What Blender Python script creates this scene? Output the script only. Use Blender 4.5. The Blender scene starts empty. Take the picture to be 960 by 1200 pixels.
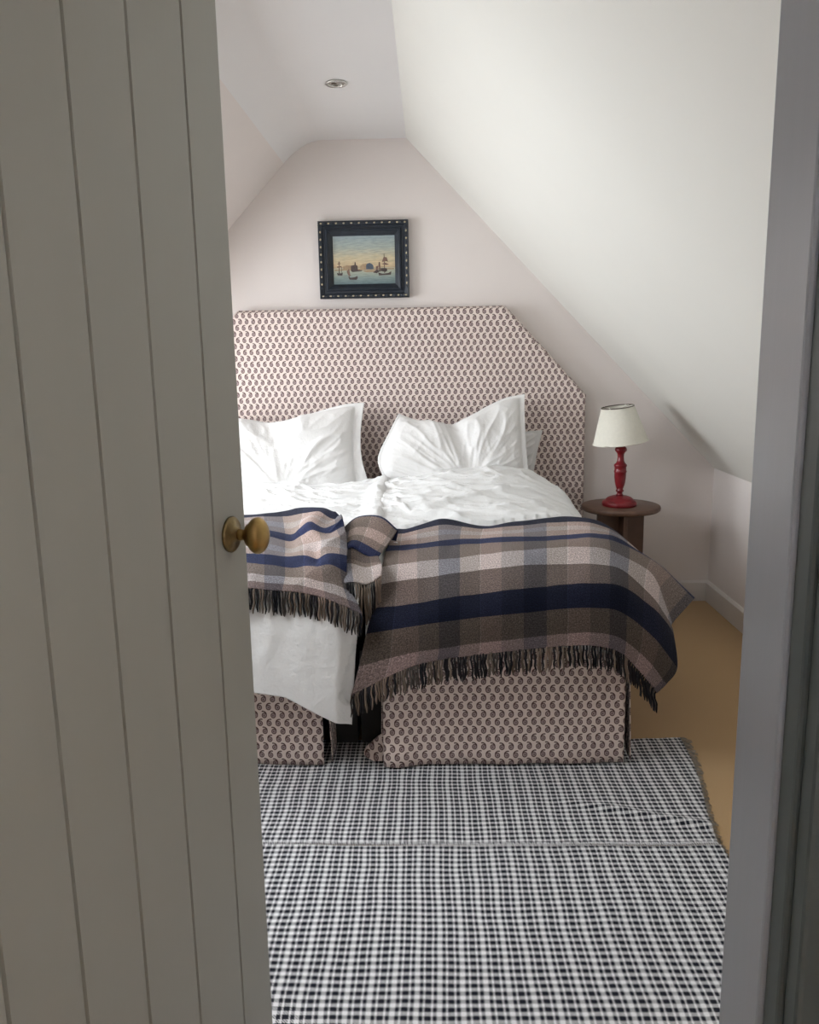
import bpy, bmesh, math, random
import numpy as np
from mathutils import Vector, Matrix, noise

# ------------------------------------------------------------------ camera / light
scn = bpy.context.scene
col = scn.collection
PI = math.pi
F_PX, CAM_H = 960.0, 1.45
fw = Vector((23, -182, 960)).normalized()          # room depth axis, camera frame (x right, y down, z forward)
dn = Vector((91, 5073, 960)); dn = (dn - fw * dn.dot(fw)).normalized()
rt = dn.cross(fw)
R3 = np.array([list(rt), list(fw), [-c for c in dn]])   # camera frame -> world
CAM = np.array([0, 0, CAM_H])

cam_d = bpy.data.cameras.new('camera'); cam = bpy.data.objects.new('camera', cam_d); col.objects.link(cam)
cam_d.sensor_fit = 'HORIZONTAL'; cam_d.sensor_width = 36; cam_d.lens = 36 * F_PX / 960; cam_d.clip_start = 0.02
M = Matrix.Identity(4)
for i in range(3):
    M[i][0], M[i][1], M[i][2], M[i][3] = R3[i][0], -R3[i][1], -R3[i][2], CAM[i]
cam.matrix_world = M
scn.camera = cam

def on_y(x, y, Y):
    d = R3 @ np.array([x - 480, y - 600, F_PX]); return CAM + d * (Y / d[1])
def on_z(x, y, Z):
    d = R3 @ np.array([x - 480, y - 600, F_PX]); return CAM + d * ((Z - CAM_H) / d[2])

scn.view_settings.view_transform = 'Standard'; scn.view_settings.look = 'None'
scn.view_settings.gamma = 1; scn.view_settings.use_curve_mapping = False
scn.view_settings.exposure = 0.1

world = bpy.data.worlds.new('sky'); scn.world = world; world.use_nodes = True
bg = world.node_tree.nodes['Background']
bg.inputs[0].default_value = (0.89, 0.95, 1.0, 1); bg.inputs[1].default_value = 14.5

WIN_X, WY0, WY1, WZ0, WZ1 = -2.41, 2.75, 4.25, 0.86, 2.05      # dormer window in the left slope
def portal(name, loc, rot, sx, sy):
    l = bpy.data.lights.new(name, 'AREA'); l.shape = 'RECTANGLE'; l.size = sx; l.size_y = sy
    l.cycles.is_portal = True
    o = bpy.data.objects.new(name, l); o.location = loc; o.rotation_euler = rot; col.objects.link(o)
portal('daylight_portal', (WIN_X - 0.06, (WY0 + WY1) / 2, (WZ0 + WZ1) / 2), (0, -PI / 2, 0), WZ1 - WZ0, WY1 - WY0)
RY0, RY1, RXA, RXB = 1.75, 2.50, -1.10, -1.72                    # unseen roof window added in the left slope to brighten the rug

_sl = (2.615 - 0.79) / (-0.67 + 2.41); _zm = 2.615 - (-0.67 - (RXA + RXB) / 2) * _sl
portal('added_roof_portal', ((RXA + RXB) / 2 - 0.05, (RY0 + RY1) / 2, _zm + 0.05), (0, -math.atan(_sl), 0), (RXA - RXB) * math.hypot(1, _sl), RY1 - RY0)
# ------------------------------------------------------------------ material helpers
class X:
    """small arithmetic wrapper round shader sockets"""
    nt = None
    def __init__(s, v): s.v = v
    @staticmethod
    def op(o, *a):
        n = X.nt.nodes.new('ShaderNodeMath'); n.operation = o
        for i, q in enumerate(a):
            q = q.v if isinstance(q, X) else q
            if isinstance(q, (int, float)): n.inputs[i].default_value = q
            else: X.nt.links.new(q, n.inputs[i])
        return X(n.outputs[0])
    def __add__(s, o): return X.op('ADD', s, o)
    __radd__ = __add__
    def __sub__(s, o): return X.op('SUBTRACT', s, o)
    def __rsub__(s, o): return X.op('SUBTRACT', o, s)
    def __mul__(s, o): return X.op('MULTIPLY', s, o)
    __rmul__ = __mul__
    def __truediv__(s, o): return X.op('DIVIDE', s, o)
    def lt(s, o): return X.op('LESS_THAN', s, o)
    def gt(s, o): return X.op('GREATER_THAN', s, o)
    def fract(s): return X.op('FRACT', s)
    def floor(s): return X.op('FLOOR', s)
    def mod(s, o): return X.op('FLOORED_MODULO', s, o)
    def abs(s): return X.op('ABSOLUTE', s)
    def sqrt(s): return X.op('SQRT', s)

def new_mat(name, rough=0.6, base=(0.8, 0.8, 0.8), metallic=0.0, spec=0.5, sheen=0.0):
    m = bpy.data.materials.new(name); m.use_nodes = True
    b = m.node_tree.nodes['Principled BSDF']
    b.inputs['Base Color'].default_value = (*base, 1); b.inputs['Roughness'].default_value = rough
    b.inputs['Metallic'].default_value = metallic; b.inputs['Specular IOR Level'].default_value = spec
    if sheen: b.inputs['Sheen Weight'].default_value = sheen; b.inputs['Sheen Roughness'].default_value = 0.5
    X.nt = m.node_tree
    return m, m.node_tree, b
def texnoise(nt, scale, detail=3, coord='Object', rough=0.55, stretch=None):
    tc = nt.nodes.new('ShaderNodeTexCoord'); n = nt.nodes.new('ShaderNodeTexNoise')
    n.inputs['Scale'].default_value = scale; n.inputs['Detail'].default_value = detail; n.inputs['Roughness'].default_value = rough
    src = tc.outputs[coord]
    if stretch:
        mp = nt.nodes.new('ShaderNodeMapping'); mp.inputs['Scale'].default_value = stretch
        nt.links.new(src, mp.inputs[0]); src = mp.outputs[0]
    nt.links.new(src, n.inputs['Vector']); return n.outputs[0]
def ramp(nt, fac, stops, interp='LINEAR'):
    r = nt.nodes.new('ShaderNodeValToRGB'); r.color_ramp.interpolation = interp
    el = r.color_ramp.elements
    while len(el) < len(stops): el.new(1.0)
    for e, (p, c) in zip(el, stops): e.position = p; e.color = (*c, 1)
    nt.links.new(fac.v if isinstance(fac, X) else fac, r.inputs[0]); return r.outputs[0]
def mixc(nt, fac, a, b, mode='MIX'):
    n = nt.nodes.new('ShaderNodeMix'); n.data_type = 'RGBA'; n.blend_type = mode
    for s, q in ((n.inputs[0], fac), (n.inputs[6], a), (n.inputs[7], b)):
        q = q.v if isinstance(q, X) else q
        if isinstance(q, (int, float)): s.default_value = q
        elif isinstance(q, tuple): s.default_value = (*q, 1)
        else: nt.links.new(q, s)
    return n.outputs[2]
def bump(nt, b, h, strength, dist):
    n = nt.nodes.new('ShaderNodeBump'); n.inputs['Strength'].default_value = strength; n.inputs['Distance'].default_value = dist
    nt.links.new(h.v if isinstance(h, X) else h, n.inputs['Height']); nt.links.new(n.outputs[0], b.inputs['Normal'])
def uv_xy(nt):
    tc = nt.nodes.new('ShaderNodeTexCoord'); s = nt.nodes.new('ShaderNodeSeparateXYZ')
    nt.links.new(tc.outputs['UV'], s.inputs[0]); return X(s.outputs[0]), X(s.outputs[1])

def plain(name, base, rough=0.6, var=0.05, nscale=6, bscale=None, bstr=0.2, bdist=0.002, stretch=None, **k):
    m, nt, b = new_mat(name, rough, base, **k)
    n = texnoise(nt, nscale, 4, stretch=stretch)
    lo = tuple(c * (1 - var) for c in base); hi = tuple(min(1, c * (1 + var)) for c in base)
    nt.links.new(ramp(nt, n, [(0.3, lo), (0.7, hi)]), b.inputs['Base Color'])
    if bscale: bump(nt, b, texnoise(nt, bscale, 3, stretch=stretch), bstr, bdist)
    return m

MAT = {}
MAT['wall'] = plain('wall_paint', (0.81, 0.745, 0.71), 0.75, 0.015, 2, 90, 0.08, 0.001)
MAT['slope'] = plain('slope_paint', (0.76, 0.74, 0.685), 0.75, 0.01, 2, 90, 0.06, 0.001)
MAT['ceil'] = plain('ceiling_paint', (0.82, 0.80, 0.79), 0.75, 0.01, 2, 90, 0.06, 0.001)
MAT['trim'] = plain('trim_paint', (0.74, 0.70, 0.67), 0.45, 0.02, 5)
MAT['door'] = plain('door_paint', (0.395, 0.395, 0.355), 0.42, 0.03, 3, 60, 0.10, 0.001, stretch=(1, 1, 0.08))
MAT['jamb'] = plain('jamb_paint', (0.345, 0.375, 0.42), 0.30, 0.05, 4, 50, 0.22, 0.0012, stretch=(1, 1, 0.06))
MAT['casing'] = plain('casing_shaded_paint', (0.085, 0.105, 0.105), 0.45, 0.04, 4, 50, 0.12, 0.001, stretch=(1, 1, 0.06))  # darker than the jamb; shade of the dim landing is put into the colour
MAT['carpet'] = plain('tan_carpet', (0.44, 0.275, 0.115), 0.95, 0.13, 260, 420, 0.5, 0.003, sheen=0.3)
MAT['brass'] = plain('aged_brass', (0.40, 0.27, 0.105), 0.34, 0.25, 25, metallic=1.0)
MAT['brass_dark'] = plain('tarnished_brass', (0.24, 0.18, 0.09), 0.42, 0.3, 40, metallic=1.0)
MAT['red'] = plain('red_lacquer', (0.20, 0.010, 0.016), 0.3, 0.12, 14)
MAT['shade'] = plain('cream_lampshade', (0.74, 0.71, 0.62), 0.8, 0.03, 60, 300, 0.15, 0.0006)
MAT['wire'] = plain('dark_wire', (0.12, 0.09, 0.07), 0.5, 0.1, 20)
MAT['metal'] = plain('brushed_steel', (0.62, 0.61, 0.58), 0.25, 0.05, 20, metallic=1.0)
MAT['white'] = plain('white_enamel', (0.80, 0.79, 0.77), 0.4, 0.02, 10)
MAT['dark'] = plain('dark_base_and_gap_shade', (0.03, 0.028, 0.027), 0.9, 0.1, 10)  # bed bases and feet; its near-black also imitates shade in the gap
MAT['sill'] = MAT['trim']

def wood():
    m, nt, b = new_mat('brown_wood', 0.42)
    n = texnoise(nt, 9, 5, stretch=(1, 9, 1))
    nt.links.new(ramp(nt, n, [(0.25, (0.085, 0.045, 0.03)), (0.75, (0.16, 0.085, 0.055))]), b.inputs['Base Color'])
    return m
MAT['wood'] = wood()

def linen(name, base):
    m, nt, b = new_mat(name, 0.82, base, sheen=0.15, spec=0.25)
    n1 = texnoise(nt, 7, 6, rough=0.6); n2 = texnoise(nt, 26, 5, stretch=(1, 0.5, 1))
    w = X.op('ADD', X.op('ABSOLUTE', X(n1) - 0.5), X(n2) * 0.25)
    bump(nt, b, w, 0.6, 0.02)
    return m
MAT['linen'] = linen('white_cotton', (0.78, 0.775, 0.765))
MAT['pillow'] = linen('pillow_cotton', (0.77, 0.755, 0.74))

def paisley(name, bgc=(0.79, 0.68, 0.625)):
    m, nt, b = new_mat(name, 0.85, sheen=0.1, spec=0.2)
    u, v = uv_xy(nt)
    px, pr = 0.036, 0.0335
    row = (v / pr).floor(); par = row.mod(2.0)
    cx = (((u / px) + par * 0.5).fract() - 0.5) * px * (1 - par * 2)
    cy = ((v / pr).fract() - 0.5) * pr
    cx = cx / 1.2; cy = cy / 1.2
    d1 = (cx * cx + (cy + 0.0028) * (cy + 0.0028) * 0.8).sqrt()
    body = d1.lt(0.0088); inner = d1.lt(0.0063); core = ((cx - 0.001) * (cx - 0.001) * 3 + (cy + 0.003) * (cy + 0.003)).sqrt().lt(0.0026)
    tx = cx - 0.0045; ty = cy - 0.0005
    ring = ((tx * tx + ty * ty).sqrt() - 0.0112).abs().lt(0.0021) * cx.lt(0.0082) * cy.gt(0.0)
    dark = (0.12, 0.068, 0.06)
    c = mixc(nt, X.op('MAXIMUM', body, ring), bgc, dark)
    c = mixc(nt, inner, c, (0.37, 0.28, 0.275))
    c = mixc(nt, core, c, (0.10, 0.055, 0.05))
    nt.links.new(c, b.inputs['Base Color'])
    bump(nt, b, texnoise(nt, 500, 2), 0.08, 0.0006)
    return m
MAT['paisley'] = paisley('paisley_print_cotton')

def plaid(name, bands, phase=0.0, fringe=False):
    """bands: list of (v_start, colour) in metres from the head edge; warp columns 8 cm wide"""
    m, nt, b = new_mat(name, 0.95, sheen=0.06, spec=0.05)
    u, v = uv_xy(nt)
    L = 2.0
    warp = ramp(nt, ((u + phase) / 0.32).fract(), [(0.0, (1.16, 1.04, 1.0)), (0.25, (0.84, 0.80, 0.78)), (0.5, (0.48, 0.50, 0.555)), (0.75, (0.88, 0.82, 0.77)), (0.985, (1.3, 1.25, 1.22))], 'CONSTANT')
    g = texnoise(nt, 330, 3, 'UV', 0.7)
    g2 = texnoise(nt, 170, 3, 'UV', 0.8)
    if fringe:
        base = mixc(nt, ((u + phase) / 0.011).fract().lt(0.5), (0.022, 0.021, 0.024), (0.17, 0.14, 0.115))
        c = mixc(nt, 1.0, base, warp, 'MULTIPLY')
    else:
        weft = ramp(nt, v / L, [(max(0, p / L), q) for p, q in bands], 'CONSTANT')
        c = mixc(nt, 1.0, weft, warp, 'MULTIPLY')
        gs = ramp(nt, X(g) * 0.55 + X(g2) * 0.45, [(0.37, (0.34, 0.34, 0.35)), (0.5, (0.9, 0.9, 0.9)), (0.62, (2.0, 2.0, 2.02))])
        c = mixc(nt, 1.0, c, gs, 'MULTIPLY')
    nt.links.new(c, b.inputs['Base Color'])
    bump(nt, b, X(g) + X(g2) * 1.5, 0.7, 0.004)
    return m

def rugmat():
    m, nt, b = new_mat('black_white_check_weave', 0.95, spec=0.1, sheen=0.1)
    u, v = uv_xy(nt)
    w1 = texnoise(nt, 3, 2, 'UV'); u2 = u + (X(w1) - 0.5) * 0.02
    w2 = texnoise(nt, 60, 2, 'UV'); v2 = v + (X(w2) - 0.5) * 0.004 + (X(w1) - 0.5) * 0.012
    f = (u2 / 0.0535).fract()
    W, K = 1.0, 0.0
    st = [(0.0, 1), (0.22, 0), (0.385, 1), (0.475, 0), (0.745, 1), (0.835, 0)]
    warp = ramp(nt, f, [(p, (q, q, q)) for p, q in st], 'CONSTANT')
    weft = (v2 / 0.0238).fract().gt(0.52)
    tw = ((u + v) / 0.0062).fract().gt(0.5)
    sw = nt.nodes.new('ShaderNodeSeparateColor'); nt.links.new(warp, sw.inputs[0]); wv = X(sw.outputs[0])
    s = wv * tw + weft * (1 - tw)
    grain = texnoise(nt, 700, 2, 'UV')
    c = mixc(nt, s, (0.012, 0.013, 0.022), (0.88, 0.87, 0.875))
    c = mixc(nt, 1.0, c, ramp(nt, grain, [(0.3, (0.7, 0.7, 0.7)), (0.7, (1.15, 1.15, 1.15))]), 'MULTIPLY')
    nt.links.new(c, b.inputs['Base Color'])
    bump(nt, b, grain, 0.4, 0.002)
    return m
MAT['rug'] = rugmat()
MAT['rug_fringe'] = plain('grey_rug_fringe', (0.30, 0.27, 0.23), 0.95, 0.4, 60)
MAT['seam'] = plain('rug_seam_thread', (0.72, 0.71, 0.72), 0.95, 0.3, 300)

# ------------------------------------------------------------------ mesh helpers
def setp(o, label=None, cat=None, group=None, kind=None):
    if label: o['label'] = label
    if cat: o['category'] = cat
    if group: o['group'] = group
    if kind: o['kind'] = kind
    return o
def link(name, me, mat=None, parent=None):
    o = bpy.data.objects.new(name, me); col.objects.link(o)
    if mat is not None and me is not None: me.materials.append(mat)
    if parent is not None:
        o.parent = parent; o.matrix_parent_inverse = parent.matrix_world.inverted()
    return o
def empty(name, loc, rz=0):
    o = bpy.data.objects.new(name, None); o.empty_display_size = 0.1; col.objects.link(o)
    o.location = loc; o.rotation_euler = (0, 0, rz)
    o.matrix_world = Matrix.Translation(loc) @ Matrix.Rotation(rz, 4, 'Z')
    return o
def pydata(name, vs, fs, mat, parent=None, smooth=False, uv=None):
    me = bpy.data.meshes.new(name); me.from_pydata([tuple(map(float, v)) for v in vs], [], fs); me.update()
    if smooth: me.polygons.foreach_set('use_smooth', [True] * len(me.polygons))
    if uv is not None:
        lay = me.uv_layers.new(name='UVMap')
        for lp in me.loops: lay.data[lp.index].uv = uv[lp.vertex_index]
    return link(name, me, mat, parent)
def box_bm(bm, a, b):
    v = [bm.verts.new((x, y, z)) for z in (a[2], b[2]) for y in (a[1], b[1]) for x in (a[0], b[0])]
    for f in ((0, 2, 3, 1), (4, 5, 7, 6), (0, 1, 5, 4), (2, 6, 7, 3), (0, 4, 6, 2), (1, 3, 7, 5)): bm.faces.new([v[i] for i in f])
def from_bm(name, bm, mat, parent=None, smooth=False, bevel=0, seg=2):
    bmesh.ops.recalc_face_normals(bm, faces=bm.faces)
    if bevel: bmesh.ops.bevel(bm, geom=[e for e in bm.edges if e.calc_face_angle(0) > 0.6], offset=bevel, segments=seg, profile=0.6, affect='EDGES')
    me = bpy.data.meshes.new(name); bm.to_mesh(me); bm.free()
    if smooth: me.polygons.foreach_set('use_smooth', [True] * len(me.polygons))
    return link(name, me, mat, parent)
def box(name, a, b, mat, parent=None, bevel=0.0, seg=2):
    bm = bmesh.new(); box_bm(bm, a, b); return from_bm(name, bm, mat, parent, bevel=bevel, seg=seg)
def lathe(name, prof, mat, parent=None, center=(0, 0, 0), n=40, sc=(1, 1), mat4=None, closed=True):
    """prof: list of (r, z)"""
    vs, fs = [], []
    for r, z in prof:
        for k in range(n):
            a = 2 * PI * k / n; vs.append(Vector((r * math.cos(a) * sc[0], r * math.sin(a) * sc[1], z)))
    for i in range(len(prof) - 1):
        for k in range(n):
            k2 = (k + 1) % n; fs.append((i * n + k, i * n + k2, (i + 1) * n + k2, (i + 1) * n + k))
    if closed:
        fs.append(tuple(reversed(range(n)))); fs.append(tuple((len(prof) - 1) * n + k for k in range(n)))
    T = mat4 if mat4 is not None else Matrix.Translation(center)
    o = pydata(name, [T @ v for v in vs], fs, mat, parent, True)
    return o
def tube(vs, fs, pts, rad, n=5):
    """append a tube along pts to vs/fs"""
    base = len(vs); pts = [Vector(p) for p in pts]
    for i, p in enumerate(pts):
        t = (pts[min(i + 1, len(pts) - 1)] - pts[max(i - 1, 0)]).normalized()
        a = t.orthogonal().normalized(); b = t.cross(a)
        r = rad[i] if isinstance(rad, (list, tuple)) else rad
        for k in range(n):
            q = 2 * PI * k / n; vs.append(p + (a * math.cos(q) + b * math.sin(q)) * r)
    for i in range(len(pts) - 1):
        for k in range(n):
            k2 = (k + 1) % n; fs.append((base + i * n + k, base + i * n + k2, base + (i + 1) * n + k2, base + (i + 1) * n + k))
    fs.append(tuple(base + k for k in reversed(range(n)))); fs.append(tuple(base + (len(pts) - 1) * n + k for k in range(n)))
def cr(P, t):
    """Catmull-Rom through the first axis of P at parameters t (0..n-1)"""
    P = np.asarray(P, float); n = len(P); t = np.clip(np.asarray(t, float), 0, n - 1 - 1e-9)
    i = t.astype(int); f = (t - i).reshape((-1,) + (1,) * (P.ndim - 1))
    E = np.concatenate([[2 * P[0] - P[1]], P, [2 * P[-1] - P[-2]]])
    a, b, c, d = E[i], E[i + 1], E[i + 2], E[i + 3]
    return 0.5 * (2 * b + (c - a) * f + (2 * a - 5 * b + 4 * c - d) * f ** 2 + (3 * b - a - 3 * c + d) * f ** 3)
def patch(ctrl, nr, nc):
    """bicubic patch: ctrl [rows][cols][3] -> (nr, nc, 3), row params, col params"""
    tr = np.linspace(0, len(ctrl) - 1, nr); tc = np.linspace(0, len(ctrl[0]) - 1, nc)
    A = cr(np.asarray(ctrl, float), tr); B = cr(np.swapaxes(A, 0, 1), tc)
    return np.swapaxes(B, 0, 1), tr, tc
def grid_obj(name, G, mat, parent=None, uv=None, thick=0.0):
    nr, nc = G.shape[:2]
    fs = [(i * nc + j, i * nc + j + 1, (i + 1) * nc + j + 1, (i + 1) * nc + j) for i in range(nr - 1) for j in range(nc - 1)]
    o = pydata(name, G.reshape(-1, 3), fs, mat, parent, True, uv=None if uv is None else [tuple(map(float, q)) for q in uv.reshape(-1, 2)])
    if thick:
        s = o.modifiers.new('thickness', 'SOLIDIFY'); s.thickness = thick; s.offset = 0
    return o
def nz(x, y, z=0.0): return noise.noise(Vector((x, y, z)))
def ridge(x, y, z=0.0):
    """crease-like noise, 0..1"""
    return 1 - min(1, abs(nz(x, y, z)) * 2.2)
def sm(a, b, x):
    t = np.clip((x - a) / (b - a), 0, 1); return t * t * (3 - 2 * t)

# ------------------------------------------------------------------ the room shell
YB, YF = 4.73, 0.665           # back wall, room face of the door wall
YH = 0.56                      # landing face of the door wall
XR, ZK = 1.635, 0.79           # right knee wall
XL = WIN_X
ZC, CX0, CX1 = 2.615, -0.67, -0.11
SR = (ZC - ZK) / (XR - CX1)
SL = (ZC - ZK) / (CX0 - XL)
def zl(x): return ZC - (CX0 - x) * SL
box('floor', (XL - 0.05, -1.7, -0.05), (XR + 0.05, YB + 0.05, 0.0), MAT['carpet'])['kind'] = 'structure'
def quad_struct(name, vs, fs, mat, thick=0.06, kind=True, parent=None):
    o = pydata(name, vs, fs, mat, parent)
    if thick:
        s = o.modifiers.new('thickness', 'SOLIDIFY'); s.thickness = thick; s.offset = -1 if thick > 0 else 1
    if kind: o['kind'] = 'structure'
    return o
# room cross-section polygon (x,z), clockwise from floor left
sec = [(XL, 0), (XR, 0), (XR, ZK), (CX1, ZC), (CX0, ZC), (XL, ZK)]
def wall_prism(name, y0, y1, mat):
    n = len(sec); vs = [(x, y0, z) for x, z in sec] + [(x, y1, z) for x, z in sec]
    fs = [tuple(range(n)), tuple(reversed(range(n, 2 * n)))] + [(i, n + i, n + (i + 1) % n, (i + 1) % n) for i in range(n)]
    o = pydata(name, vs, fs, mat); o['kind'] = 'structure'; return o
wall_prism('wall_back', YB, YB + 0.08, MAT['wall'])
def slab(name, y0, y1, pts, mat, th=0.05, parent=None, out=(0, 1)):
    """a thin slab from a polyline of (x,z), thickened towards `out`"""
    ox, oz = out
    n = len(pts); vs = []
    for y in (y0, y1):
        vs += [(x, y, z) for x, z in pts] + [(x + ox * th, y, z + oz * th) for x, z in pts]
    m = 2 * n; fs = []
    for i in range(n - 1):
        fs += [(i, i + 1, m + i + 1, m + i), (n + i, m + n + i, m + n + i + 1, n + i + 1),
               (i, n + i, n + i + 1, i + 1), (m + i, m + i + 1, m + n + i + 1, m + n + i)]
    fs += [(0, m, m + n, n), (n - 1, 2 * n - 1, m + 2 * n - 1, m + n - 1)]
    return pydata(name, vs, fs, mat, parent)
slab('wall_right', YF, YB, [(XR, 0), (XR, ZK)], MAT['wall'], out=(1, 0))['kind'] = 'structure'
slab('wall_slope_right', YF, YB, [(XR, ZK), (CX1, ZC)], MAT['slope'], out=(0.7, 0.7))['kind'] = 'structure'
# flat ceiling with a soft plaster curve into the left slope
arc = []
for k in range(19):
    t = k / 18; p0 = (CX0 + 0.11, ZC); p1 = (CX0, ZC); p2 = (CX0 - 0.11, zl(CX0 - 0.11))
    arc.append(tuple((1 - t) ** 2 * a + 2 * t * (1 - t) * b + t * t * c for a, b, c in zip(p0, p1, p2)))
ce = slab('ceiling', YF, YB, [(CX1, ZC)] + arc, MAT['ceil']); ce['kind'] = 'structure'
DX = CX0 - (ZC - WZ1) / SL      # where the dormer ceiling meets the slope
xs = CX0 - 0.08
sl = slab('wall_slope_left', WY1, YB, [(CX0, ZC), (XL, ZK)], MAT['wall'], out=(-0.7, 0.7)); sl['kind'] = 'structure'
slab('slope_panel', YF, RY0, [(CX0, ZC), (XL, ZK)], MAT['wall'], out=(-0.7, 0.7), parent=sl)
slab('slope_panel', RY1, WY0, [(CX0, ZC), (XL, ZK)], MAT['wall'], out=(-0.7, 0.7), parent=sl)
slab('slope_panel', RY0, RY1, [(CX0, ZC), (RXA, zl(RXA))], MAT['wall'], out=(-0.7, 0.7), parent=sl)
slab('slope_panel', RY0, RY1, [(RXB, zl(RXB)), (XL, ZK)], MAT['wall'], out=(-0.7, 0.7), parent=sl)
slab('slope_panel', WY0, WY1, [(CX0, ZC), (DX, WZ1)], MAT['wall'], out=(-0.7, 0.7), parent=sl)
slab('dormer_ceiling', WY0, WY1, [(DX, WZ1), (XL, WZ1)], MAT['ceil'], parent=sl)
for s, y in ((1, WY1 - 0.003), (-1, WY0 + 0.003)):
    vs = [(DX, y, WZ1), (XL, y, ZK), (XL, y, WZ1)]; vs += [(a, b + s * 0.05, c) for a, b, c in vs]
    pydata('dormer_cheek', vs, [(0, 1, 2), (5, 4, 3), (0, 3, 4, 1), (1, 4, 5, 2), (2, 5, 3, 0)], MAT['wall'], sl)
slab('wall_left', YF, YB, [(XL, 0), (XL, ZK)], MAT['wall'], out=(-1, 0))['kind'] = 'structure'
# window
w = empty('window_1', (XL, (WY0 + WY1) / 2, WZ0)); w['kind'] = 'structure'
fr = 0.05
for a, b in (((XL - 0.05, WY0, ZK), (XL, WY1, WZ0 + fr)), ((XL - 0.05, WY0, WZ1 - fr), (XL, WY1, WZ1)),
             ((XL - 0.05, WY0, WZ0 + fr), (XL, WY0 + fr, WZ1 - fr)), ((XL - 0.05, WY1 - fr, WZ0 + fr), (XL, WY1, WZ1 - fr)),
             ((XL - 0.045, (WY0 + WY1) / 2 - 0.03, WZ0 + fr), (XL - 0.005, (WY0 + WY1) / 2 + 0.03, WZ1 - fr))):
    box('window_frame', a, b, MAT['white'], w, 0.004)
box('window_sill', (XL, WY0, ZK + 0.045), (XL + 0.14, WY1, ZK + 0.07), MAT['white'], w, 0.005)
gm, gnt, gb = new_mat('window_glass', 0.0, (1, 1, 1)); 
for n in list(gnt.nodes):
    if n.type == 'BSDF_PRINCIPLED': gnt.nodes.remove(n)
tr = gnt.nodes.new('ShaderNodeBsdfTransparent'); gl = gnt.nodes.new('ShaderNodeBsdfGlossy'); gl.inputs['Roughness'].default_value = 0.02
mx = gnt.nodes.new('ShaderNodeMixShader'); mx.inputs[0].default_value = 0.06
gnt.links.new(tr.outputs[0], mx.inputs[1]); gnt.links.new(gl.outputs[0], mx.inputs[2])
gnt.links.new(mx.outputs[0], gnt.nodes['Material Output'].inputs[0])
for y0, y1 in ((WY0 + fr, (WY0 + WY1) / 2 - 0.03), ((WY0 + WY1) / 2 + 0.03, WY1 - fr)):
    box('pane', (XL - 0.03, y0, WZ0 + fr), (XL - 0.026, y1, WZ1 - fr), gm, w)

w2 = empty('added_roof_window', ((RXA + RXB) / 2, RY0, zl((RXA + RXB) / 2))); w2['kind'] = 'structure'  # opening out of view, added to throw more light on the rug
for xa, xb in ((RXA, RXA - 0.035), (RXB + 0.035, RXB)):
    slab('window_frame', RY0, RY1, [(xa, zl(xa) + 0.012), (xb, zl(xb) + 0.012)], MAT['white'], 0.04, w2, (-0.7, 0.7))
for ya, yb in ((RY0, RY0 + 0.04), (RY1 - 0.04, RY1)):
    slab('window_frame', ya, yb, [(RXA - 0.035, zl(RXA - 0.035) + 0.012), (RXB + 0.035, zl(RXB + 0.035) + 0.012)], MAT['white'], 0.04, w2, (-0.7, 0.7))
slab('pane', RY0 + 0.04, RY1 - 0.04, [(RXA - 0.035, zl(RXA - 0.035) + 0.03), (RXB + 0.035, zl(RXB + 0.035) + 0.03)], gm, 0.004, w2, (-0.7, 0.7))

# door wall: cross-section with a doorway cut in it
DL, DR, DH = -0.565, 0.26, 2.06
JT = 0.03
def zr(x): return min(ZC, ZC - (x - CX1) * SR) if x > CX1 else (ZC if x > CX0 else zl(x))
bm = bmesh.new()
def prism_y(bm, pts, y0, y1):
    a = [bm.verts.new((x, y0, z)) for x, z in pts]; b = [bm.verts.new((x, y1, z)) for x, z in pts]; n = len(pts)
    bm.faces.new(a); bm.faces.new(list(reversed(b)))
    for i in range(n): bm.faces.new((a[i], b[i], b[(i + 1) % n], a[(i + 1) % n]))
prism_y(bm, [(XL, 0), (DL - JT, 0), (DL - JT, zr(DL - JT)), (CX0, ZC), (XL, ZK)] if DL - JT < CX0 else [(XL, 0), (DL - JT, 0), (DL - JT, ZC), (CX0, ZC), (XL, ZK)], YH, YF)
prism_y(bm, [(DR + JT, 0), (XR, 0), (XR, ZK), (DR + JT, zr(DR + JT))], YH, YF)
prism_y(bm, [(DL - JT, DH + JT), (DR + JT, DH + JT), (DR + JT, zr(DR + JT)), (CX1, ZC), (DL - JT, ZC)], YH, YF)
from_bm('wall_front', bm, MAT['wall'])['kind'] = 'structure'
# landing behind the camera
for nm, a, b in (('wall_landing_left', (-1.25, -1.6, 0), (-1.2, YH, 2.6)), ('wall_landing_right', (1.0, -1.6, 0), (1.05, YH, 2.6)),
                 ('wall_landing_rear', (-1.25, -1.65, 0), (1.05, -1.6, 2.6)), ('ceiling_landing', (-1.25, -1.65, 2.6), (1.05, YH, 2.65))):
    box(nm, a, b, MAT['wall'])['kind'] = 'structure'
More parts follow.
